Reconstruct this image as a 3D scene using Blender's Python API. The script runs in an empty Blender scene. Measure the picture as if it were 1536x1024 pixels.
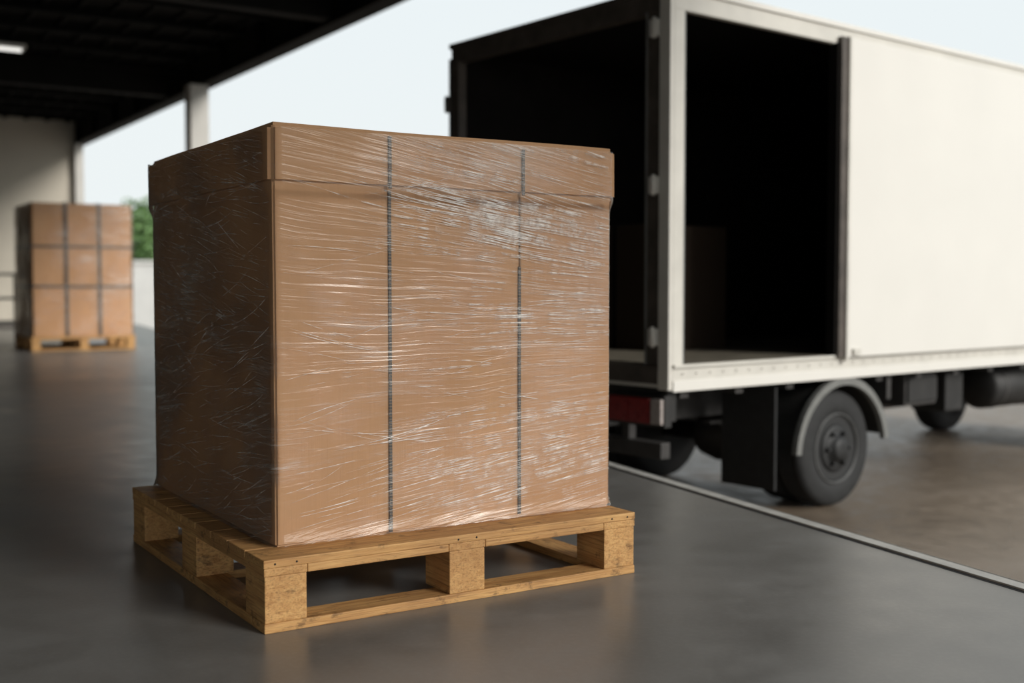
import bpy, bmesh, math, random
from mathutils import Vector, Matrix, noise
random.seed(7)
C = bpy.context.scene.collection

# ---------------------------------------------------------------- materials
def new_mat(name):
    m = bpy.data.materials.new(name); m.use_nodes = True
    nt = m.node_tree; nt.nodes.clear()
    out = nt.nodes.new('ShaderNodeOutputMaterial')
    return m, nt, out
class NB:
    def __init__(s, nt): s.nt = nt
    def n(s, t, **kw):
        nd = s.nt.nodes.new(t)
        for k, v in kw.items(): setattr(nd, k, v)
        return nd
    def set(s, sock, v):
        if hasattr(v, 'is_linked') or isinstance(v, bpy.types.NodeSocket): s.nt.links.new(v, sock)
        else: sock.default_value = v
    def math(s, op, a, b=0.0, c=None, clamp=False):
        nd = s.n('ShaderNodeMath', operation=op, use_clamp=clamp)
        s.set(nd.inputs[0], a); s.set(nd.inputs[1], b)
        if c is not None: s.set(nd.inputs[2], c)
        return nd.outputs[0]
    def noise(s, vec, scale, detail=4, rough=.55, dist=0):
        nd = s.n('ShaderNodeTexNoise'); s.set(nd.inputs['Vector'], vec)
        nd.inputs['Scale'].default_value = scale; nd.inputs['Detail'].default_value = detail
        nd.inputs['Roughness'].default_value = rough; nd.inputs['Distortion'].default_value = dist
        return nd.outputs['Fac']
    def mapping(s, vec, scale=(1,1,1), rot=(0,0,0), loc=(0,0,0)):
        nd = s.n('ShaderNodeMapping'); s.set(nd.inputs['Vector'], vec)
        nd.inputs['Scale'].default_value = scale; nd.inputs['Rotation'].default_value = rot
        nd.inputs['Location'].default_value = loc
        return nd.outputs[0]
    def ramp(s, fac, stops):
        nd = s.n('ShaderNodeValToRGB'); s.set(nd.inputs[0], fac)
        el = nd.color_ramp.elements
        while len(el) < len(stops): el.new(.5)
        for e, (p, c) in zip(el, stops):
            e.position = p; e.color = c if len(c) == 4 else (*c, 1)
        return nd.outputs[0]
    def mr(s, v, a, b, c, d, clamp=True):
        nd = s.n('ShaderNodeMapRange', clamp=clamp); s.set(nd.inputs[0], v)
        for i, x in enumerate((a, b, c, d)): nd.inputs[i+1].default_value = x
        return nd.outputs[0]
    def mix(s, f, a, b, mode='MIX'):
        nd = s.n('ShaderNodeMix', data_type='RGBA', blend_type=mode)
        s.set(nd.inputs[0], f)
        for i, v in ((6, a), (7, b)):
            if isinstance(v, tuple): v = (*v, 1) if len(v) == 3 else v
            s.set(nd.inputs[i], v)
        return nd.outputs[2]
    def bump(s, h, strength=.3, dist=.01):
        nd = s.n('ShaderNodeBump'); s.set(nd.inputs['Height'], h)
        nd.inputs['Strength'].default_value = strength; nd.inputs['Distance'].default_value = dist
        return nd.outputs[0]
    def bsdf(s, color, rough=.5, metal=0, spec=.5, normal=None, coat=0, coatr=.2):
        nd = s.n('ShaderNodeBsdfPrincipled')
        if isinstance(color, tuple): color = (*color, 1) if len(color) == 3 else color
        s.set(nd.inputs['Base Color'], color); s.set(nd.inputs['Roughness'], rough)
        nd.inputs['Metallic'].default_value = metal
        nd.inputs['Specular IOR Level'].default_value = spec
        nd.inputs['Coat Weight'].default_value = coat; nd.inputs['Coat Roughness'].default_value = coatr
        if normal is not None: s.set(nd.inputs['Normal'], normal)
        return nd.outputs[0]
    def obj(s): return s.n('ShaderNodeTexCoord').outputs['Object']
    def uv(s): return s.n('ShaderNodeTexCoord').outputs['UV']

def simple(name, col, rough=.5, metal=0, spec=.5, var=.15, scale=6, bump=.1):
    m, nt, out = new_mat(name); b = NB(nt)
    v = b.obj(); f = b.noise(v, scale, 5)
    lo = tuple(c*(1-var) for c in col); hi = tuple(min(1, c*(1+var)) for c in col)
    c = b.mix(b.mr(f, .3, .7, 0, 1), lo, hi)
    nrm = b.bump(b.noise(v, scale*12, 3), bump, .002)
    nt.links.new(b.bsdf(c, b.mr(f, .3, .7, max(0, rough-.04), min(1, rough+.04)), metal, spec, nrm), out.inputs[0])
    return m

def wood(name, axis):
    m, nt, out = new_mat(name); b = NB(nt); v = b.obj()
    sc = [22, 22, 40]; sc[axis] = 1.6
    vv = b.mapping(v, tuple(sc))
    g = b.noise(vv, 1.6, 6, .6, .8)
    fine = b.noise(b.mapping(v, tuple(x*4 for x in sc)), 1.5, 3)
    c = b.ramp(g, [(.28, (.34, .16, .048)), (.45, (.56, .30, .108)), (.62, (.67, .39, .150)), (.8, (.43, .21, .064))])
    big = b.noise(v, 3.4, 3)
    c = b.mix(b.mr(big, .42, .64, 0, .6), c, (.40, .205, .078))
    c = b.mix(b.mr(fine, .50, .70, 0, .60), c, (.19, .09, .034))
    spots = b.noise(b.mapping(v, (9, 9, 14)), 1.8, 5, .7)
    c = b.mix(b.mr(spots, .56, .66, 0, .60), c, (.085, .042, .018))
    h = b.math('ADD', g, fine)
    nt.links.new(b.bsdf(c, .62, 0, .35, b.bump(h, .45, .003)), out.inputs[0])
    return m

def cardboard(name, k=1.0):
    m, nt, out = new_mat(name); b = NB(nt); v = b.obj()
    f = b.noise(v, 2.2, 5, .6); fl = b.noise(b.mapping(v, (60, 60, 2)), 2, 3)
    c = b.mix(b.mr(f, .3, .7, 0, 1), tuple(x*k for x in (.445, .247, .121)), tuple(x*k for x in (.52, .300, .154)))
    c = b.mix(b.mr(fl, .4, .7, 0, .14), c, tuple(x*k for x in (.35, .19, .095)))
    nt.links.new(b.bsdf(c, .7, 0, .3, b.bump(b.math('ADD', fl, b.noise(v, 9, 4)), .12, .004)), out.inputs[0])
    return m

def film(name, amount=1.0):
    m, nt, out = new_mat(name); b = NB(nt)
    sep = b.n('ShaderNodeSeparateXYZ'); nt.links.new(b.uv(), sep.inputs[0])
    u, v = sep.outputs[0], sep.outputs[1]
    def vec(x, y, z=0.0):
        cb = b.n('ShaderNodeCombineXYZ'); b.set(cb.inputs[0], x); b.set(cb.inputs[1], y); b.set(cb.inputs[2], z)
        return cb.outputs[0]
    slope = b.mr(v, .15, 1.05, .13, -.17)
    wob = b.math('MULTIPLY', b.math('SUBTRACT', b.noise(vec(u, v), 1.8, 1), .5), .07)
    w = b.math('ADD', b.math('SUBTRACT', v, b.math('MULTIPLY', slope, b.math('SUBTRACT', u, .5))), wob)
    w2 = b.math('ADD', v, b.math('MULTIPLY', u, .16))
    def ridge(su, ww, sw, z, width):
        n = b.noise(vec(b.math('MULTIPLY', u, su), b.math('MULTIPLY', ww, sw), z), 1.0, 2, .5, 0)
        return b.math('SUBTRACT', 1.0, b.math('DIVIDE', b.math('ABSOLUTE', b.math('SUBTRACT', n, .5)), width), clamp=True), n
    r1, n1 = ridge(1.6, w, 60, 1.3, .026)
    r2, n2 = ridge(2.6, w, 150, 4.1, .050)
    r3, n3 = ridge(1.5, w2, 50, 8.7, .020)
    reg = b.noise(vec(u, v, 3.0), 2.6, 4, .6)
    side = b.math('ADD', b.mr(u, .15, 1.0, -.07, .11), b.mr(u, -.03, 0.0, .13, 0))
    reg = b.mr(b.math('ADD', reg, side), .43, .68, .04, 1.0)
    brk = b.mr(b.noise(vec(b.math('MULTIPLY', u, 3.5), b.math('MULTIPLY', w, 26), 6.0), 1.0, 4, .6), .45, .62, 0, 1)
    s = b.math('ADD', b.math('MULTIPLY', r1, .50), b.math('MULTIPLY', r2, .42))
    s = b.math('ADD', s, b.math('MULTIPLY', r3, .18))
    s = b.math('MULTIPLY', b.math('MULTIPLY', s, brk), reg)
    fac = b.math('MULTIPLY', b.math('ADD', b.math('MULTIPLY', s, .75), b.math('ADD', .01, b.math('MULTIPLY', reg, .035))), amount, clamp=True)
    hgt = b.math('ADD', b.math('MULTIPLY', n1, .6), b.math('ADD', b.math('MULTIPLY', n2, .35), b.math('MULTIPLY', n3, .3)))
    nrm = b.bump(hgt, .6, .007)
    body = b.bsdf((.96, .91, .85), .28, 0, .8, nrm)
    tr = b.n('ShaderNodeBsdfTransparent').outputs[0]
    mx = b.n('ShaderNodeMixShader'); b.set(mx.inputs[0], fac); nt.links.new(tr, mx.inputs[1]); nt.links.new(body, mx.inputs[2])
    gl = b.n('ShaderNodeBsdfGlossy'); gl.inputs['Roughness'].default_value = .20; nt.links.new(nrm, gl.inputs['Normal'])
    gl.inputs['Color'].default_value = (1, .96, .91, 1)
    fr = b.n('ShaderNodeFresnel'); fr.inputs['IOR'].default_value = 1.38
    gf = b.math('MULTIPLY', fr.outputs[0], b.math('ADD', .35, b.math('MULTIPLY', reg, 1.2)), clamp=True)
    mx2 = b.n('ShaderNodeMixShader'); b.set(mx2.inputs[0], gf); nt.links.new(mx.outputs[0], mx2.inputs[1]); nt.links.new(gl.outputs[0], mx2.inputs[2])
    nt.links.new(mx2.outputs[0], out.inputs[0])
    return m

def fold_mat(name):
    m, nt, out = new_mat(name); b = NB(nt)
    f = b.noise(b.mapping(b.obj(), (14, 14, 14)), 1.5, 4)
    body = b.bsdf((.98, .94, .89), .22, 0, .9)
    tr = b.n('ShaderNodeBsdfTransparent').outputs[0]
    mx = b.n('ShaderNodeMixShader'); b.set(mx.inputs[0], b.mr(f, .38, .66, .05, .72)); nt.links.new(tr, mx.inputs[1]); nt.links.new(body, mx.inputs[2])
    nt.links.new(mx.outputs[0], out.inputs[0]); return m

def floor_mat():
    m, nt, out = new_mat('polished_concrete'); b = NB(nt); v = b.obj()
    f = b.noise(v, .8, 6, .6); g = b.noise(v, 5, 6, .65); h = b.noise(v, 60, 3)
    c = b.ramp(b.math('ADD', b.math('MULTIPLY', f, .6), b.math('MULTIPLY', g, .4)),
        [(.34, (.128, .121, .111)), (.5, (.165, .159, .149)), (.66, (.215, .209, .198))])
    c = b.mix(b.mr(h, .45, .7, 0, .2), c, (.25, .243, .23))
    r = b.mr(b.math('ADD', b.math('MULTIPLY', f, .5), b.math('MULTIPLY', g, .5)), .37, .63, .28, .42)
    nt.links.new(b.bsdf(c, r, 0, .55, b.bump(b.math('ADD', g, b.math('MULTIPLY', h, .3)), .08, .006)), out.inputs[0])
    return m
def ground_mat():
    m, nt, out = new_mat('yard_asphalt'); b = NB(nt); v = b.obj()
    f = b.noise(v, .5, 6, .65); g = b.noise(v, 7, 6, .7); h = b.noise(v, 90, 3)
    c = b.ramp(b.math('ADD', b.math('MULTIPLY', f, .6), b.math('MULTIPLY', g, .4)),
        [(.34, (.115, .085, .060)), (.5, (.18, .137, .098)), (.66, (.26, .205, .158))])
    c = b.mix(b.mr(h, .5, .7, 0, .35), c, (.08, .066, .052))
    nt.links.new(b.bsdf(c, b.mr(g, .35, .65, .36, .58), 0, .45, b.bump(b.math('ADD', g, h), .3, .01)), out.inputs[0])
    return m
def strap_mat():
    m, nt, out = new_mat('dashed_strap'); b = NB(nt)
    sep = b.n('ShaderNodeSeparateXYZ'); nt.links.new(b.obj(), sep.inputs[0])
    w = b.math('FRACT', b.math('MULTIPLY', sep.outputs[2], 110.0))
    f = b.math('GREATER_THAN', w, .38)
    c = b.mix(f, (.13, .085, .05), (.030, .026, .022))
    nt.links.new(b.bsdf(c, .5), out.inputs[0]); return m
def leaf_mat():
    m, nt, out = new_mat('leaves'); b = NB(nt); v = b.obj()
    c = b.mix(b.mr(b.noise(v, 3, 4), .3, .7, 0, 1), (.08, .16, .05), (.20, .34, .11))
    nt.links.new(b.bsdf(c, .6), out.inputs[0]); return m
def emis(name, col, s):
    m, nt, out = new_mat(name); b = NB(nt)
    e = b.n('ShaderNodeEmission'); e.inputs[0].default_value = (*col, 1); e.inputs[1].default_value = s
    nt.links.new(e.outputs[0], out.inputs[0]); return m

M = dict(
 wx=wood('pallet_wood_x', 0), wy=wood('pallet_wood_y', 1), wz=wood('pallet_wood_block', 1),
 card=cardboard('cardboard'), card2=cardboard('cardboard_light', 1.12), card3=cardboard('cardboard_shaded', .05), card4=cardboard('cardboard_seam', .5),  # card3: truck carton, with the interior's shade put into its colour
 film=film('stretch_film'), film2=film('stretch_film_soft', 1.3), fold=fold_mat('film_folds'),
 floor=floor_mat(), ground=ground_mat(), strap=strap_mat(), leaf=leaf_mat(),
 white=simple('truck_white_paint', (.69, .665, .615), .42, 0, .4, .015, 2, .02),
 cream=simple('truck_frame_paint', (.58, .555, .50), .42, 0, .5, .08, 4, .05),
 dframe=simple('dark_door_frame', (.075, .062, .052), .5, .1, .4, .3, 8),
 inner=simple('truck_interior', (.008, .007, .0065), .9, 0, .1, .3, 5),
 tfloor=simple('truck_deck_wood', (.11, .095, .07), .7, 0, .3, .3, 6),
 chassis=simple('chassis_black', (.018, .017, .016), .6, 0, .4, .3, 8),
 chassis2=simple('chassis_grey', (.045, .042, .04), .55, .1, .4, .3, 8),
 rubber=simple('tyre_rubber', (.022, .022, .022), .75, 0, .35, .25, 20, .3),
 rim=simple('wheel_rim', (.026, .026, .026), .55, .3, .4, .3, 12),
 rimlip=simple('wheel_rim_lip', (.075, .075, .073), .5, .2, .4, .3, 12),
 metal=simple('galvanised_metal', (.45, .45, .43), .4, .8, .5, .15, 12),
 fender=simple('fender_grey', (.17, .17, .16), .5, .1, .4, .1, 12),
 red=simple('tail_light_red', (.19, .010, .010), .3, 0, .5, .2, 30),
 lens=simple('lamp_lens_clear', (.32, .28, .26), .25, 0, .6, .1, 30),
 glass=simple('cab_glass', (.02, .025, .03), .06, 0, .8, .1, 5, 0),
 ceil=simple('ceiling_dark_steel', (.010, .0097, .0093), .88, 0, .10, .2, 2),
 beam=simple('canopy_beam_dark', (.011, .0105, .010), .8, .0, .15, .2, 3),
 wall=simple('plaster_beige', (.50, .455, .38), .85, 0, .2, .06, 1.5),
 wallw=simple('plaster_white', (.72, .71, .68), .85, 0, .2, .06, 1.5),
 lwall=simple('bounce_wall_tan', (.46, .40, .32), .8, 0, .2, .1, 1.5),  # unseen left wall, tone lifted to bounce light onto the carton
 dwall=simple('skirting_dark', (.10, .09, .08), .8, 0, .2, .1, 1.5),
 col=simple('column_paint', (.54, .52, .48), .6, 0, .3, .06, 2),
 steel=simple('dock_edge_steel', (.50, .485, .45), .5, .1, .5, .2, 9),
 gap=simple('rubber_seal', (.02, .02, .02), .8), 
 bark=simple('bark', (.10, .07, .05), .9, 0, .2, .3, 12),
 tube=emis('fluorescent_tube', (1, .98, .92), 1.1),
)

# ---------------------------------------------------------------- mesh builder
class MB:
    def __init__(s, name): s.name = name; s.bm = bmesh.new(); s.mats = []; s.uv = None
    def mi(s, m):
        m = M[m]
        if m not in s.mats: s.mats.append(m)
        return s.mats.index(m)
    def box(s, a, b, mat, bev=0.0, M4=None):
        (x0, y0, z0), (x1, y1, z1) = a, b
        t = bmesh.new()
        bmesh.ops.create_cube(t, size=1)
        for v in t.verts:
            v.co = Vector(((v.co.x+.5)*(x1-x0)+x0, (v.co.y+.5)*(y1-y0)+y0, (v.co.z+.5)*(z1-z0)+z0))
        if bev: bmesh.ops.bevel(t, geom=t.edges[:], offset=bev, segments=2, affect='EDGES', profile=.6)
        if M4 is not None: bmesh.ops.transform(t, matrix=M4, verts=t.verts)
        s.add(t, mat)
    def add(s, t, mat, smooth=False):
        i = s.mi(mat); t.verts.index_update()
        mp = [s.bm.verts.new(v.co) for v in t.verts]
        for f in t.faces:
            try:
                nf = s.bm.faces.new([mp[v.index] for v in f.verts]); nf.material_index = i; nf.smooth = smooth
            except ValueError: pass
        t.free()
    def poly(s, pts, mat, smooth=False):
        f = s.bm.faces.new([s.bm.verts.new(Vector(p)) for p in pts]); f.material_index = s.mi(mat); f.smooth = smooth
    def prism(s, prof, d0, d1, mat, plane='xz'):
        t = bmesh.new()
        def P(p, d): return Vector((p[0], d, p[1])) if plane == 'xz' else (Vector((p[0], p[1], d)) if plane == 'xy' else Vector((d, p[0], p[1])))
        A = [t.verts.new(P(p, d0)) for p in prof]; B = [t.verts.new(P(p, d1)) for p in prof]
        n = len(prof)
        t.faces.new(A); t.faces.new(B[::-1])
        for i in range(n): t.faces.new([A[i], B[i], B[(i+1) % n], A[(i+1) % n]])
        bmesh.ops.recalc_face_normals(t, faces=t.faces)
        s.add(t, mat)
    def lathe(s, prof, c, axis, mat, seg=48, smooth=True):
        t = bmesh.new(); rings = []
        for r, h in prof:
            ring = []
            for k in range(seg):
                a = 2*math.pi*k/seg; p = (r*math.cos(a), r*math.sin(a))
                if axis == 'y': q = (c[0]+p[0], c[1]+h, c[2]+p[1])
                elif axis == 'x': q = (c[0]+h, c[1]+p[0], c[2]+p[1])
                else: q = (c[0]+p[0], c[1]+p[1], c[2]+h)
                ring.append(t.verts.new(q))
            rings.append(ring)
        for a, b_ in zip(rings, rings[1:]):
            for k in range(seg): t.faces.new([a[k], a[(k+1) % seg], b_[(k+1) % seg], b_[k]])
        t.faces.new(rings[0]); t.faces.new(rings[-1][::-1])
        bmesh.ops.recalc_face_normals(t, faces=t.faces)
        s.add(t, mat, smooth)
    def finish(s, parent=None, loc=(0, 0, 0), rot=0):
        me = bpy.data.meshes.new(s.name); s.bm.to_mesh(me); s.bm.free()
        for m in s.mats: me.materials.append(m)
        o = bpy.data.objects.new(s.name, me); C.objects.link(o)
        if parent: o.parent = parent
        o.location = loc; o.rotation_euler[2] = rot
        return o
def empty(name, loc, rot=0):
    o = bpy.data.objects.new(name, None); C.objects.link(o); o.location = loc; o.rotation_euler[2] = rot
    o.empty_display_size = .2; return o

ANG = math.radians(32.4)                 # building / pallet orientation

# ---------------------------------------------------------------- pallet
def pallet(loc, rot, W, L, H=.193):
    e = empty('wooden_pallet', loc, rot)
    tb, th_s, bb = .022, .022, .026
    b0 = MB('blocks'); bw = .12; bl = .15
    for i in range(3):
        for j in range(3):
            x0 = [0, (W-bw)/2, W-bw][i]; y0 = [0, (L-bl)/2, L-bl][j]
            b0.box((x0+.002, y0+.002, bb), (x0+bw-.002, y0+bl-.002, H-tb-th_s), 'wz', .003)
    b0.finish(e)
    b1 = MB('bottom_boards')
    for j in range(3):
        y0 = [0, (L-.1)/2, L-.1][j]; b1.box((0, y0, 0), (W, y0+.10, bb), 'wx', .003)
    for i in range(2):
        x0 = [0, W-.10][i]
        for (ya, yb) in ((.101, (L-.1)/2-.001), ((L+.1)/2+.001, L-.101)):
            b1.box((x0, ya, 0), (x0+.10, yb, bb), 'wy', .003)
    b1.finish(e)
    b2 = MB('stringer_boards')
    for i in range(3):
        x0 = [0, (W-.12)/2, W-.12][i]; b2.box((x0, 0, H-tb-th_s), (x0+.12, L, H-tb), 'wy', .003)
    for y0 in (0.0, L-.10):
        for (xa, xb) in ((.121, (W-.12)/2-.001), ((W+.12)/2+.001, W-.121)):
            b2.box((xa, y0, H-tb-th_s), (xb, y0+.10, H-tb), 'wx', .003)
    b2.finish(e)
    b3 = MB('deck_boards'); n = 9; g = .005; w = (L-(n-1)*g)/n
    for k in range(n):
        y0 = k*(w+g); b3.box((-.001, y0, H-tb), (W+.001, y0+w, H), 'wx', .003)
    b3.finish(e)
    b4 = MB('nails')
    for i in range(3):
        xc = [.06, W/2, W-.06][i]
        for q in (-.03, .03):
            b4.lathe([(.0028, 0), (.0028, -.0012)], (xc+q, 0, H-.012), 'y', 'chassis', 8)
    b4.finish(e)
    return e

# ---------------------------------------------------------------- stretch film shell
def film_shell(name, parent, x0, y0, x1, y1, z0, z1, off, mat, lid_z=None, lid_off=0, amp=.0015, du=.012, dv=.012, flare=0):
    per = []
    r = .010
    cs = [((x0, y1), (x0, y0), (-1, 0), -(y1-y0)), ((x0, y0), (x1, y0), (0, -1), 0), ((x1, y0), (x1, y1), (1, 0), (x1-x0)), ((x1, y1), (x0, y1), (0, 1), (x1-x0)+(y1-y0))]
    for (a, b, n, u0) in cs:
        a = Vector(a); b = Vector(b); L = (b-a).length; d = (b-a)/L; k = max(2, int(L/du))
        for i in range(k+1):
            t = r + (L-2*r)*i/k; p = a+d*t; per.append((p.x, p.y, n[0], n[1], u0+t))
    bm = bmesh.new(); uvl = bm.loops.layers.uv.new('UVMap')
    nz = max(4, int((z1-z0)/dv)); rows = []
    for j in range(nz+1):
        z = z0+(z1-z0)*j/nz; v = z-z0; row = []
        o = off
        if lid_z is not None:
            o += lid_off*min(1, max(0, (z-(lid_z-.03))/.03))
        if flare: o += flare*max(0, 1-v/.05)**2
        for (x, y, nx, ny, u) in per:
            w = v - (.13-.30*min(1, max(0, (v-.15)/.9)))*(u-.5)
            nn = noise.noise(Vector((u*1.5, w*28, 1.7)))+.5*noise.noise(Vector((u*2, w*50, 4.2)))
            row.append((bm.verts.new((x+nx*(o+amp*nn), y+ny*(o+amp*nn), z)), u, v))
        rows.append(row)
    N = len(per)
    for j in range(nz):
        for i in range(N):
            i2 = (i+1) % N
            q = [rows[j][i], rows[j][i2], rows[j+1][i2], rows[j+1][i]]
            f = bm.faces.new([t[0] for t in q]); f.smooth = True
            for k_, (lp, t) in enumerate(zip(f.loops, q)):
                uu = t[1]
                if i2 == 0 and k_ in (1, 2): uu = per[-1][4]+.02
                lp[uvl].uv = (uu, t[2])
    me = bpy.data.meshes.new(name); bm.to_mesh(me); bm.free(); me.materials.append(M[mat])
    o = bpy.data.objects.new(name, me); C.objects.link(o); o.parent = parent
    return o

# ================================================================= main wrapped box
P0 = Vector((-.6405, 2.958, 0)); PW, PL, PH = 1.216, 1.31, .193
pallet(P0, ANG, PW, PL, PH)
bx0, by0, bx1, by1 = .082, .128, 1.212, 1.290
BZ = 1.150; LZ = BZ-.172
e = empty('wrapped_cardboard_box', P0+Vector((0, 0, PH+.0005)), ANG)
def soft_box(name, x0, y0, z0, x1, y1, z1, mat, bev, bulge=.004, sag=0.0, parent=None):
    bm = bmesh.new(); bmesh.ops.create_cube(bm, size=1)
    for v in bm.verts: v.co = Vector(((v.co.x+.5)*(x1-x0)+x0, (v.co.y+.5)*(y1-y0)+y0, (v.co.z+.5)*(z1-z0)+z0))
    bmesh.ops.bevel(bm, geom=bm.edges[:], offset=bev, segments=3, affect='EDGES')
    bmesh.ops.subdivide_edges(bm, edges=[ed for ed in bm.edges if ed.calc_length() > .1], cuts=14, use_grid_fill=True)
    for v in bm.verts:
        n = noise.noise(v.co*3.1)
        d = Vector((v.co.x-(x0+x1)/2, v.co.y-(y0+y1)/2, 0))
        v.co += d.normalized()*n*bulge
        if v.co.z > z1-.03: v.co.z -= sag*(.5-.5*noise.noise(v.co*2.3+Vector((3, 0, 0))))
    for f in bm.faces: f.smooth = False
    me = bpy.data.meshes.new(name); bm.to_mesh(me); bm.free(); me.materials.append(M[mat])
    o = bpy.data.objects.new(name, me); C.objects.link(o); o.parent = parent; return o
soft_box('carton_body', bx0, by0, 0.0, bx1, by1, BZ-.006, 'card', .006, .002, 0, e)
lo = .012
lid = soft_box('carton_lid', bx0-lo, by0-lo, LZ, bx1+lo+.006, by1+lo, BZ, 'card', .016, .003, .008, e)
sb = MB('printed_straps')
for xa, z0, z1, yy, mt in ((.345, .004, LZ, by0-.004, 'strap'), (.341, LZ+.004, BZ-.02, by0-lo-.0045, 'strap'), (.783, .01, LZ-.21, by0-.004, 'strap'), (.785, LZ-.21, LZ, by0-.004, 'card4'), (.789, LZ+.004, BZ-.03, by0-lo-.0045, 'strap')):
    k = .0045 if mt == 'strap' else .0026
    sb.box((bx0+xa-k, yy-.0008, z0), (bx0+xa+k, yy+.0035, z1), mt)
sb.finish(e)
film_shell('stretch_film_wrap', e, bx0, by0, bx1, by1, .003, BZ-.016, .0055, 'film', LZ, lo+.002, .0004, .011, .009, flare=.012)
fm = MB('film_fold_ridges')
def fold(face, u, v, L, ang, wdt, curv):
    seg = max(6, int(L/.03)); prev = None; i = fm.mi('fold'); pts = []
    for k in range(seg+1):
        t = k/seg; a = ang+curv*(t-.5)
        uu = u+L*(t-.5)*math.cos(a); vv = v+L*(t-.5)*math.sin(a)+.0015*noise.noise(Vector((uu*4, v*40, face)))
        pts.append((uu, vv, wdt*math.sin(math.pi*min(1, max(0, t)))**.7))
    span = (bx1-bx0) if face == 0 else (by1-by0)
    for (uu, vv, w) in pts:
        if not (.006 < uu < span-.006): prev = None; continue
        if not (.01 < vv < BZ-.018): prev = None; continue
        o = .0068 + ((lo+.002)*min(1, max(0, (vv-(LZ-.03))/.03)))
        ring = []
        for (dz, h) in ((-w/2, 0), (0, w*.7), (w/2, 0)):
            if face == 0: p = (bx0+uu, by0-o-h, vv+dz)
            else: p = (bx0-o-h, by0+uu, vv+dz)
            ring.append(fm.bm.verts.new(p))
        if prev:
            for q in range(2):
                f = fm.bm.faces.new([prev[q], ring[q], ring[q+1], prev[q+1]]); f.material_index = i; f.smooth = True
        prev = ring
def ang_at(v): return math.radians(9-20*min(1, max(0, (v-.1)/.9)))
for k in range(600):
    u = random.random()**.6*(bx1-bx0); v = random.choice([random.uniform(.02, BZ), random.uniform(.62, BZ), random.uniform(.02, .35)])
    if u < .38 and random.random() < .65: continue
    fold(0, u, v, random.uniform(.08, .45)*(1.2 if v > .7 else 1), ang_at(v)+random.gauss(0, .04), random.uniform(.0006, .0021), random.gauss(0, .09))
for k in range(190):      # tight bundle of pleats, upper right; white and widened to stand for glare
    v = random.gauss(.90, .05); u = .42+random.random()*.66
    fold(0, u, v-(u-.7)*.14, random.uniform(.12, .38), math.radians(-9)+random.gauss(0, .035), random.uniform(.001, .0038), random.gauss(0, .08))
for k in range(60):       # pleats, middle right
    v = random.gauss(.60, .05); u = .62+random.random()*.5
    fold(0, u, v, random.uniform(.1, .3), math.radians(1)+random.gauss(0, .04), random.uniform(.0008, .0028), random.gauss(0, .08))
for k in range(60):       # pleats, lower right
    v = random.gauss(.14, .06); u = .45+random.random()*.65
    fold(0, u, v+(u-.7)*.1, random.uniform(.1, .3), math.radians(8)+random.gauss(0, .04), random.uniform(.0008, .0024), random.gauss(0, .08))
for k in range(30):
    fold(0, random.uniform(.1, 1.0), random.uniform(.1, 1.0), random.uniform(.2, .5), random.choice([-.28, -.2, .22, .3])+random.gauss(0, .03), random.uniform(.0008, .0018), random.gauss(0, .1))
for (u, v, L, a) in ((.16, .56, .30, -.25), (.2, .545, .35, -.21), (.14, .59, .22, -.3), (.2, .30, .3, -.12), (.35, .28, .4, .2), (.85, .36, .45, -.18)):
    fold(0, u, v, L, a, .0024, .1)
for k in range(480):
    v = random.uniform(.02, BZ)
    fold(1, random.uniform(.03, by1-by0), v, random.uniform(.10, .45), random.gauss(-.14 if v < .6 else .10, .14), random.uniform(.0008, .0024), random.gauss(0, .12))
fm.finish(e)

# ================================================================= far stack
SP = Vector((-6.69, 16.1, 0)); SW, SL = 1.42, 1.32
pallet(SP, ANG, SW, SL, .20)
s = empty('wrapped_box_stack', SP+Vector((0, 0, .2005)), ANG)
sm = MB('cartons')
nx, ny, nzb = 3, 3, 3; m_ = .03
hs = [(0, .70), (.712, 1.26), (1.272, 1.88)]
for i in range(nx):
    for j in range(ny):
        for k in range(nzb):
            w = (SW-2*m_)/nx; l = (SL-2*m_)/ny; jx = random.uniform(-.008, .008)
            sm.box((m_+i*w+.005+jx, m_+j*l+.005+jx, hs[k][0]), (m_+(i+1)*w-.005+jx, m_+(j+1)*l-.005+jx, hs[k][1]), 'card2', .014)
sm.finish(s)
ss = MB('straps_and_row_shade')
for i in (1, 2):
    x = m_+i*(SW-2*m_)/3
    ss.box((x-.022, m_-.014, .0), (x+.022, m_-.009, 1.88), 'dframe'); ss.box((x-.022, SL-m_+.009, 0), (x+.022, SL-m_+.014, 1.88), 'dframe')
    ss.box((x-.022, m_-.014, 1.882), (x+.022, SL-m_+.014, 1.888), 'dframe')
for z in (.706, 1.266):  # dark bands standing in for the shaded gaps between carton rows
    ss.box((m_-.012, m_-.0135, z-.016), (SW-m_+.012, m_-.0095, z+.016), 'dframe')
    ss.box((m_-.0135, m_-.0135, z-.016), (m_-.0095, SL-m_, z+.016), 'dframe')
ss.finish(s)
film_shell('stretch_film_wrap', s, m_, m_, SW-m_, SL-m_, .0, 1.875, .02, 'film2', None, 0, .002, .05, .03)

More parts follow.
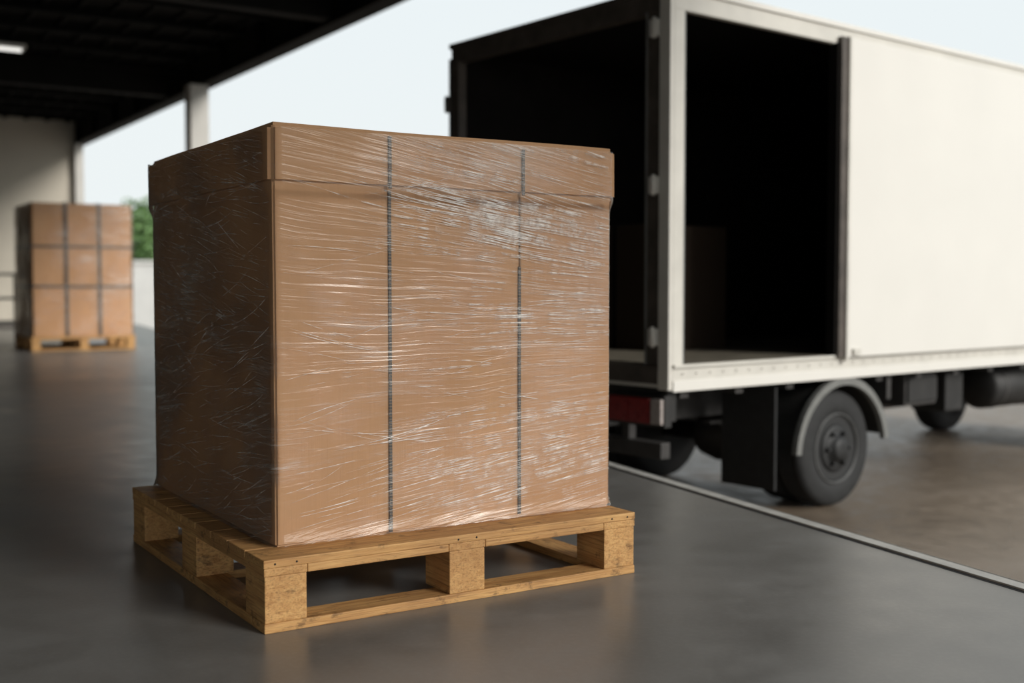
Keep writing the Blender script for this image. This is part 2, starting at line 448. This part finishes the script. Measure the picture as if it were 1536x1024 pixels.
# ================================================================= truck
t = empty('box_truck', (.930, 6.75, -.6), math.radians(38.7))
WB, LB, Z0, Z1 = 2.16, 5.3, .905, 3.235
XW = 1.69
b = MB('cargo_body')
b.box((0.0, 0.0, Z0), (LB, WB, Z0+.10), 'chassis')
b.box((.03, .03, Z0+.10), (LB-.03, WB-.03, Z0+.14), 'tfloor')
b.box((0, 0, Z1-.03), (LB, WB, Z1), 'white', .006)
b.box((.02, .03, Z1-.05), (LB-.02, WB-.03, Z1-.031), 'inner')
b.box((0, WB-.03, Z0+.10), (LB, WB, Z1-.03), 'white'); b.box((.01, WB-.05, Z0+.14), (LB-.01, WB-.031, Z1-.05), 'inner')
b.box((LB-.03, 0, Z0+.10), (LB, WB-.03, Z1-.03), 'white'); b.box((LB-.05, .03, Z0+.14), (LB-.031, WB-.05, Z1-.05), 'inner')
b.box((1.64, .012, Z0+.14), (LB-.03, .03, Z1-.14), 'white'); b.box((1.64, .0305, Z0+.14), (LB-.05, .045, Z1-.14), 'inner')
b.finish(t)
b = MB('side_frame')
b.box((0, -.012, Z0), (LB, .03, Z0+.135), 'cream', .004)
b.box((0, -.020, Z0-.02), (LB, -.010, Z0+.045), 'white', .003)
b.box((0, -.012, Z1-.135), (LB, .03, Z1-.001), 'cream', .004)
b.box((0, -.028, Z1-.03), (LB, -.008, Z1+.004), 'white', .003)
b.box((0, -.012, Z0+.134), (.085, .05, Z1-.134), 'cream', .004)
b.box((.086, -.004, Z0+.134), (.104, .03, Z1-.134), 'fender', .002)
b.box((.0, -.030, Z0+.12), (LB, -.012, Z0+.14), 'cream', .002)
for k in range(44):
    x = .08+k*.12; b.lathe([(.006, 0), (.006, -.003), (.004, -.005)], (x, -.020, Z0+.085), 'y', 'cream', 8)
b.finish(t)
b = MB('sliding_door')
b.box((1.63, -.055, Z0+.125), (LB-.06, -.018, Z1-.09), 'white', .005)
b.box((1.55, -.050, Z0+.125), (1.63, -.016, Z1-.09), 'dframe', .004)
b.box((1.62, -.062, Z0+.10), (1.65, -.014, Z1-.085), 'cream', .004)
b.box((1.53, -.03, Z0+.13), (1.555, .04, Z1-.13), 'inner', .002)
b.box((1.69, -.075, Z0+.14), (1.77, -.056, Z0+.18), 'cream', .004)
b.finish(t)
b = MB('rear_frame')
b.box((-.02, 0, Z0), (.0, WB, Z0+.10), 'cream', .002)
b.box((-.03, .09, Z0+.02), (-.005, WB-.02, Z0+.13), 'dframe', .003)
b.box((-.035, -.012, Z0-.01), (.0, .075, Z1), 'cream', .004)
b.box((-.015, .077, Z0+.12), (.03, .20, Z1-.12), 'dframe', .004)
b.box((-.022, .188, Z0+.12), (-.012, .20, Z1-.12), 'fender', .002)
b.box((-.02, .077, Z1-.135), (.05, WB, Z1-.004), 'dframe', .004)
b.box((-.035, .0, Z1-.03), (0, WB+.01, Z1+.006), 'dframe', .003)
b.box((-.03, WB-.10, Z0+.10), (.04, WB+.005, Z1-.12), 'dframe', .004)
b.box((-.035, WB-.015, Z0+.10), (-.02, WB+.012, Z1-.1), 'chassis', .003)
for z in (Z0+.30, Z0+1.19, Z0+2.10):
    b.box((-.05, .080, z-.05), (-.015, .145, z+.05), 'white', .004)
    b.lathe([(.013, -.06), (.013, .06)], (-.05, .105, z), 'z', 'cream', 12)
for z in (Z0+.5, Z1-.42):
    b.box((-.05, WB-.01, z-.05), (-.01, WB+.05, z+.05), 'dframe', .004)
    b.lathe([(.014, -.06), (.014, .06)], (-.04, WB+.03, z), 'z', 'metal', 12)
b.finish(t)
b = MB('chassis')
for y in (.62, 1.42): b.box((.05, y, .62), (6.9, y+.09, .84), 'chassis2', .006)
for k in range(11):
    x = .12+k*.5; b.box((x, .04, .84), (x+.07, WB-.04, Z0), 'chassis2')
for x in (.3, 2.0, 3.6, 5.2): b.box((x, .70, .66), (x+.1, 1.43, .78), 'chassis')
b.box((.02, .05, .70), (.10, WB-.05, .90), 'chassis', .006)
b.box((.18, .25, .44), (.26, WB-.25, .54), 'chassis2', .006)
for y in (.55, WB-.62): b.box((.2, y, .5), (.26, y+.06, .75), 'chassis2', .003)
b.lathe([(.07, .2), (.07, WB-.2)], (XW, 0, .40), 'y', 'chassis', 20)
b.lathe([(.06, -.2), (.17, -.13), (.2, 0), (.17, .13), (.06, .2)], (XW, WB/2, .40), 'y', 'chassis2', 24)
b.lathe([(.05, 0), (.05, 3.4)], (XW+.1, WB/2, .5), 'x', 'chassis2', 14)
for y in (.64, 1.44):
    for q in range(5):
        L = .62-.1*q; b.box((XW-L, y, .53-q*.018+.03), (XW+L, y+.07, .545-q*.018+.03), 'chassis2')
b.lathe([(.15, 0), (.18, .03), (.18, .75), (.15, .78)], (3.95, .32, .68), 'x', 'chassis', 28)
for x in (4.1, 4.55): b.lathe([(.184, 0), (.184, .03)], (x, .32, .68), 'x', 'chassis2', 28)
b.box((2.60, .12, .62), (3.02, .5, .86), 'chassis2', .015); b.box((2.62, .10, .65), (3.00, .12, .83), 'chassis', .01)
b.box((3.2, .15, .54), (3.45, .45, .84), 'chassis', .015)
b.box((2.28, .06, .70), (2.33, .30, .90), 'chassis2', .004)
b.lathe([(.06, 0), (.12, .04), (.12, .6), (.06, .64)], (2.4, 1.72, .66), 'x', 'chassis', 20)
b.box((2.5, 1.6, .55), (3.2, 2.05, .86), 'chassis', .015)
b.finish(t)
b = MB('tail_lights')
for (ya, yb_, sgn) in ((.02, .50, 1), (WB-.50, WB-.02, -1)):
    b.box((-.03, ya, .67), (.03, yb_, .86), 'chassis', .008)
    if sgn > 0: segs = [(.03, .115, 'lens'), (.13, .30, 'red'), (.305, .48, 'red')]
    else: segs = [(WB-.115, WB-.03, 'lens'), (WB-.30, WB-.13, 'red'), (WB-.48, WB-.305, 'red')]
    for (a, c, m) in segs: b.box((-.055, a, .69), (-.028, c, .84), m, .006)
b.finish(t)
b = MB('mud_flaps')
for (ya, yb_) in ((.05, .50), (WB-.50, WB-.05)): b.box((1.02, ya, .18), (1.04, yb_, .86), 'rubber', .004)
b.finish(t)
def arch(mb, cx, cz, R, y0, y1, a0, a1, mat, th=.02, n=24):
    pr = [(cx+R*math.cos(a0+(a1-a0)*k/n), cz+R*math.sin(a0+(a1-a0)*k/n)) for k in range(n+1)]
    pr += [(cx+(R-th)*math.cos(a1-(a1-a0)*k/n), cz+(R-th)*math.sin(a1-(a1-a0)*k/n)) for k in range(n+1)]
    n2 = n+1
    for k in range(n):
        q = [pr[k], pr[k+1], pr[2*n2-2-k], pr[2*n2-1-k]]
        mb.prism(q, y0, y1, mat)
b = MB('fenders')
for (ya, yb_) in ((.0, .50), (WB-.50, WB)):
    arch(b, XW, .37, .50, ya, yb_, math.radians(12), math.radians(172), 'chassis')
    o = ya if ya == 0 else yb_-.02
    arch(b, XW, .37, .52, o-.01, o+.03, math.radians(8), math.radians(176), 'fender', .05)
b.finish(t)
def wheel(name, x, yo, side, dual=False):
    w = MB(name); R = .40; sgn = side
    def tyre(yc):
        W = .115
        pf = [(.235, -W*.85), (.25, -W*.98), (.30, -W), (.36, -W*.95), (.388, -W*.8), (.398, -W*.6)]
        for k in range(5):
            c = -W*.6+W*1.2*k/4
            if 0 < k < 4: pf += [(.400, c-.014), (.388, c-.010), (.388, c+.010), (.400, c+.014)]
        pf += [(.398, W*.6), (.388, W*.8), (.36, W*.95), (.30, W), (.25, W*.98), (.235, W*.85)]
        w.lathe(pf, (x, yc, R), 'y', 'rubber', 56)
        f = -1 if side < 0 else 1
        o = f*W
        w.lathe([(.243, o*.80), (.243, o*1.02), (.232, o*1.04), (.226, o*.9), (.226, o*.80)], (x, yc, R), 'y', 'rimlip', 48)
        w.lathe([(.225, o*.86), (.224, o*.88), (.21, o*.87)], (x, yc, R), 'y', 'gap', 40)
        w.lathe([(.165, o*.88), (.155, o*.98), (.13, o*1.0), (.09, o*1.0), (.08, o*1.30), (.06, o*1.42), (.02, o*1.44)], (x, yc, R), 'y', 'rim', 40)
        for k in range(6):
            a = k*math.pi/3
            w.lathe([(.014, 0), (.014, f*.03), (.008, f*.035)], (x+.115*math.cos(a), yc+o*.99, R+.115*math.sin(a)), 'y', 'rim', 8)
    tyre(yo)
    if dual: tyre(yo - side*.25)
    return w.finish(t)
wheel('rear_wheel_near', XW, .17, -1, True)
wheel('rear_wheel_far', XW, WB-.17, 1, True)
wheel('front_wheel_near', 6.15, .20, -1); wheel('front_wheel_far', 6.15, WB-.20, 1)
b = MB('cab')
prof = [(5.42, .62), (5.62, .62), (5.68, .9), (5.9, 1.0), (6.4, 1.0), (6.62, .9), (6.68, .5), (7.05, .5), (7.10, .75), (7.06, 1.45), (6.72, 2.35), (6.55, 2.45), (5.50, 2.45), (5.42, 2.38)]
b.prism(prof, .10, WB-.10, 'white')
for y in (.085, WB-.10):
    b.prism([(5.75, 1.5), (6.55, 1.5), (6.82, 1.55), (6.56, 2.25), (5.75, 2.25)], y, y+.015, 'glass')
    b.box((5.85, y-.003 if y < 1 else y+.01, 1.3), (6.0, y+.005 if y < 1 else y+.02, 1.34), 'chassis', .002)
b.poly([(7.067, .25, 1.5), (7.067, WB-.25, 1.5), (6.775, WB-.30, 2.28), (6.775, .30, 2.28)], 'glass')
b.box((7.04, .15, .40), (7.16, WB-.15, .66), 'cream', .02)
for y in (.2, WB-.5): b.box((7.08, y, .78), (7.12, y+.3, .95), 'lens', .01)
b.lathe([(.06, .2), (.06, WB-.2)], (6.15, 0, .40), 'y', 'chassis', 16)
b.box((6.55, -.12, 1.5), (6.62, .06, 1.85), 'chassis', .01)
b.finish(t)

inner = empty('cardboard_box', (t.location.x, t.location.y, -.6+Z0+.14), t.rotation_euler[2])
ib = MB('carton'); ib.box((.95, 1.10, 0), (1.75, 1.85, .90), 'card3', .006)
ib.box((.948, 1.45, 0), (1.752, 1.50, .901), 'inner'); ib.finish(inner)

# ================================================================= dock, ground, trims
Q = Vector((1.544, 3.454, 0)); D = Vector((-.397, .918, 0)).normalized()
NR = Vector((D.y, -D.x, 0))
a = Q-D*14; c = Q+D*26.0
f = MB('floor')
f.prism([(a.x, a.y), (c.x, c.y), (-9.0, 27.9), (-30, 15.5), (-22, -10.5), (a.x, a.y-1)], -.6, 0, 'floor', 'xy')
f.finish()
tr = MB('trim_1')
def strip(mb, o0, o1, z0, z1, mat, L0=-14, L1=26):
    pts = [Q+D*L0+NR*o0, Q+D*L1+NR*o0, Q+D*L1+NR*o1, Q+D*L0+NR*o1]
    mb.prism([(p.x, p.y) for p in pts], z0, z1, mat, 'xy')
strip(tr, -.052, .006, .0005, .007, 'steel')
strip(tr, .0005, .008, -.12, .007, 'steel')
strip(tr, -.068, -.053, .0003, .0012, 'gap')
strip(tr, .009, .05, -.16, -.02, 'gap')
tr.finish()
g = MB('ground'); g.poly([(-90, -60, -.6), (120, -60, -.6), (120, 160, -.6), (-90, 160, -.6)], 'ground'); g.finish()

# ================================================================= canopy / building
B = Vector((-9.35, 25.55, 0)); ZC = 4.0
BANG = math.radians(32.6)
bx = Vector((math.cos(BANG), math.sin(BANG), 0))
rotB = BANG
DEP = 31; WID = 17
c_ = MB('ceiling')
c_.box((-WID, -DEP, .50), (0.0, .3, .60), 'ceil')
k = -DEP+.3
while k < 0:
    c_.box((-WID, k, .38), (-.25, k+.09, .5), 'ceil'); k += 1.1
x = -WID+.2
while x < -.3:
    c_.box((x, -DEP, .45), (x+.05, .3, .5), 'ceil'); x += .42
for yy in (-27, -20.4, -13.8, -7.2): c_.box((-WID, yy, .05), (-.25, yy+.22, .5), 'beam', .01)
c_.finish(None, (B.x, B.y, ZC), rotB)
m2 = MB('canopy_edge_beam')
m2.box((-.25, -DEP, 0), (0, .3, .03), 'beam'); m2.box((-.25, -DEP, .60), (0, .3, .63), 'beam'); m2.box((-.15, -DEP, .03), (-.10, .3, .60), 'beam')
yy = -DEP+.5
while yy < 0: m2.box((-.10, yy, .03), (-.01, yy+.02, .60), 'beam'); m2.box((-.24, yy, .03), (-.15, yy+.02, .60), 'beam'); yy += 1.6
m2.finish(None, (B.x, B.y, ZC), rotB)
w = MB('wall_back'); w.box((-WID, .0, 0), (-.18, .2, ZC+.5), 'wall')
w.box((-WID, -.03, .0), (-.18, -.001, .15), 'dwall'); w.finish(None, (B.x, B.y, 0), rotB)
w = MB('unseen_wall_left'); w.box((-WID-.2, -DEP, 0), (-WID-.001, .2, ZC+.6), 'lwall'); w.finish(None, (B.x, B.y, 0), rotB)  # out of view, added to shape the light on the carton's left face
def column(loc, wd, top):
    m = MB('support_column'); h = wd/2
    m.box((-h, -h, .012), (h, h, top), 'col', .012)
    m.box((-h-.07, -h-.07, 0), (h+.07, h+.07, .02), 'steel', .003)
    for sx in (-1, 1):
        for sy in (-1, 1): m.lathe([(.014, .02), (.014, .045)], (sx*(h+.04), sy*(h+.04), 0), 'z', 'metal', 8)
    return m.finish(None, loc, rotB)
column((-4.86, 18.0, 0), .29, ZC-.002)
column((B.x-.10*bx.x, B.y-.10*bx.y-.15, 0), .18, ZC-.002)
l = MB('ceiling_light')
l.box((-.65, -.07, .05), (.65, .07, .10), 'cream', .006)
for yy in (-.035, .035): l.lathe([(.016, -.6), (.016, .6)], (0, yy, .030), 'x', 'tube', 12)
for xx in (-.62, .6): l.box((xx, -.06, .01), (xx+.02, .06, .05), 'cream', .002)
for xx in (-.5, .5): l.box((xx-.006, -.006, .1), (xx+.006, .006, .42), 'ceil')
l.finish(None, (-6.64, 14.3, 3.82), rotB)
h = MB('handrail')
for k in range(4): h.lathe([(.024, 0), (.024, 1.1)], (k*-1.1, 0, 0), 'z', 'fender', 12)
for z in (.35, .72, 1.1): h.lathe([(.022, -3.32), (.022, .02)], (0, 0, z), 'x', 'fender', 12)
h.finish(None, (-7.85, 18.3, 0), rotB)

w = MB('yard_wall'); w.box((-22, 36, -.6), (-2, 36.2, 1.62), 'wallw'); w.box((-22.0, 35.95, 1.62), (-2, 36.25, 1.72), 'wallw', .01); w.finish()
tree = MB('leafy_tree')
tree.lathe([(.16, 0), (.12, 1.6), (.09, 3.0), (.03, 4.0)], (0, 0, 0), 'z', 'bark', 12)
for k in range(4200):
    while True:
        p = Vector((random.uniform(-1, 1), random.uniform(-1, 1), random.uniform(-1, 1)))
        if p.length < 1: break
    p = Vector((p.x*1.15, p.y*1.15, p.z*1.35))*(1+.25*noise.noise(p*3))+Vector((0, 0, 3.0))
    n = Vector((random.gauss(0, 1), random.gauss(0, 1), random.gauss(0, 1))).normalized(); tt = n.orthogonal().normalized(); bb = n.cross(tt); s_ = random.uniform(.06, .12)
    tree.poly([p-tt*s_, p-bb*s_*.5, p+tt*s_, p+bb*s_*.5], 'leaf')
tree.finish(None, (-12.1, 38.3, -.6))

# ================================================================= light
wd = bpy.data.worlds.new('overcast_sky'); bpy.context.scene.world = wd; wd.use_nodes = True
nt = wd.node_tree; nt.nodes.clear(); nb = NB(nt)
tc = nb.n('ShaderNodeTexCoord'); sp = nb.n('ShaderNodeSeparateXYZ'); nt.links.new(tc.outputs['Generated'], sp.inputs[0])
cl = nb.noise(nb.mapping(tc.outputs['Generated'], (1, 1, 2.5)), 1.6, 4)
colr = nb.ramp(nb.math('ADD', sp.outputs[2], nb.math('MULTIPLY', nb.math('SUBTRACT', cl, .5), .15)), [(.0, (.86, .91, .91)), (.35, (.83, .90, .93)), (1, (.74, .83, .90))])
bg = nb.n('ShaderNodeBackground'); nt.links.new(colr, bg.inputs[0]); bg.inputs[1].default_value = 1.0
wo = nb.n('ShaderNodeOutputWorld'); nt.links.new(bg.outputs[0], wo.inputs[0])
sun = bpy.data.lights.new('hazy_sun', 'SUN'); sun.energy = 3.2; sun.angle = math.radians(22); sun.color = (1, .965, .91)
so = bpy.data.objects.new('hazy_sun', sun); C.objects.link(so)
d = Vector((.80, -.52, .45)).normalized()
so.rotation_euler = d.to_track_quat('Z', 'Y').to_euler(); so.location = (8, -5, 6)

# ================================================================= camera
cam = bpy.data.cameras.new('camera'); co = bpy.data.objects.new('camera', cam); C.objects.link(co)
co.location = (0, 0, .9); co.rotation_euler = (math.radians(90-2.70), 0, 0)
cam.sensor_width = 36; cam.lens = 1736/1536*36
cam.dof.use_dof = True; cam.dof.focus_distance = 3.30; cam.dof.aperture_fstop = 1.7
bpy.context.scene.camera = co
bpy.context.scene.view_settings.view_transform = 'Standard'
bpy.context.scene.view_settings.look = 'None'
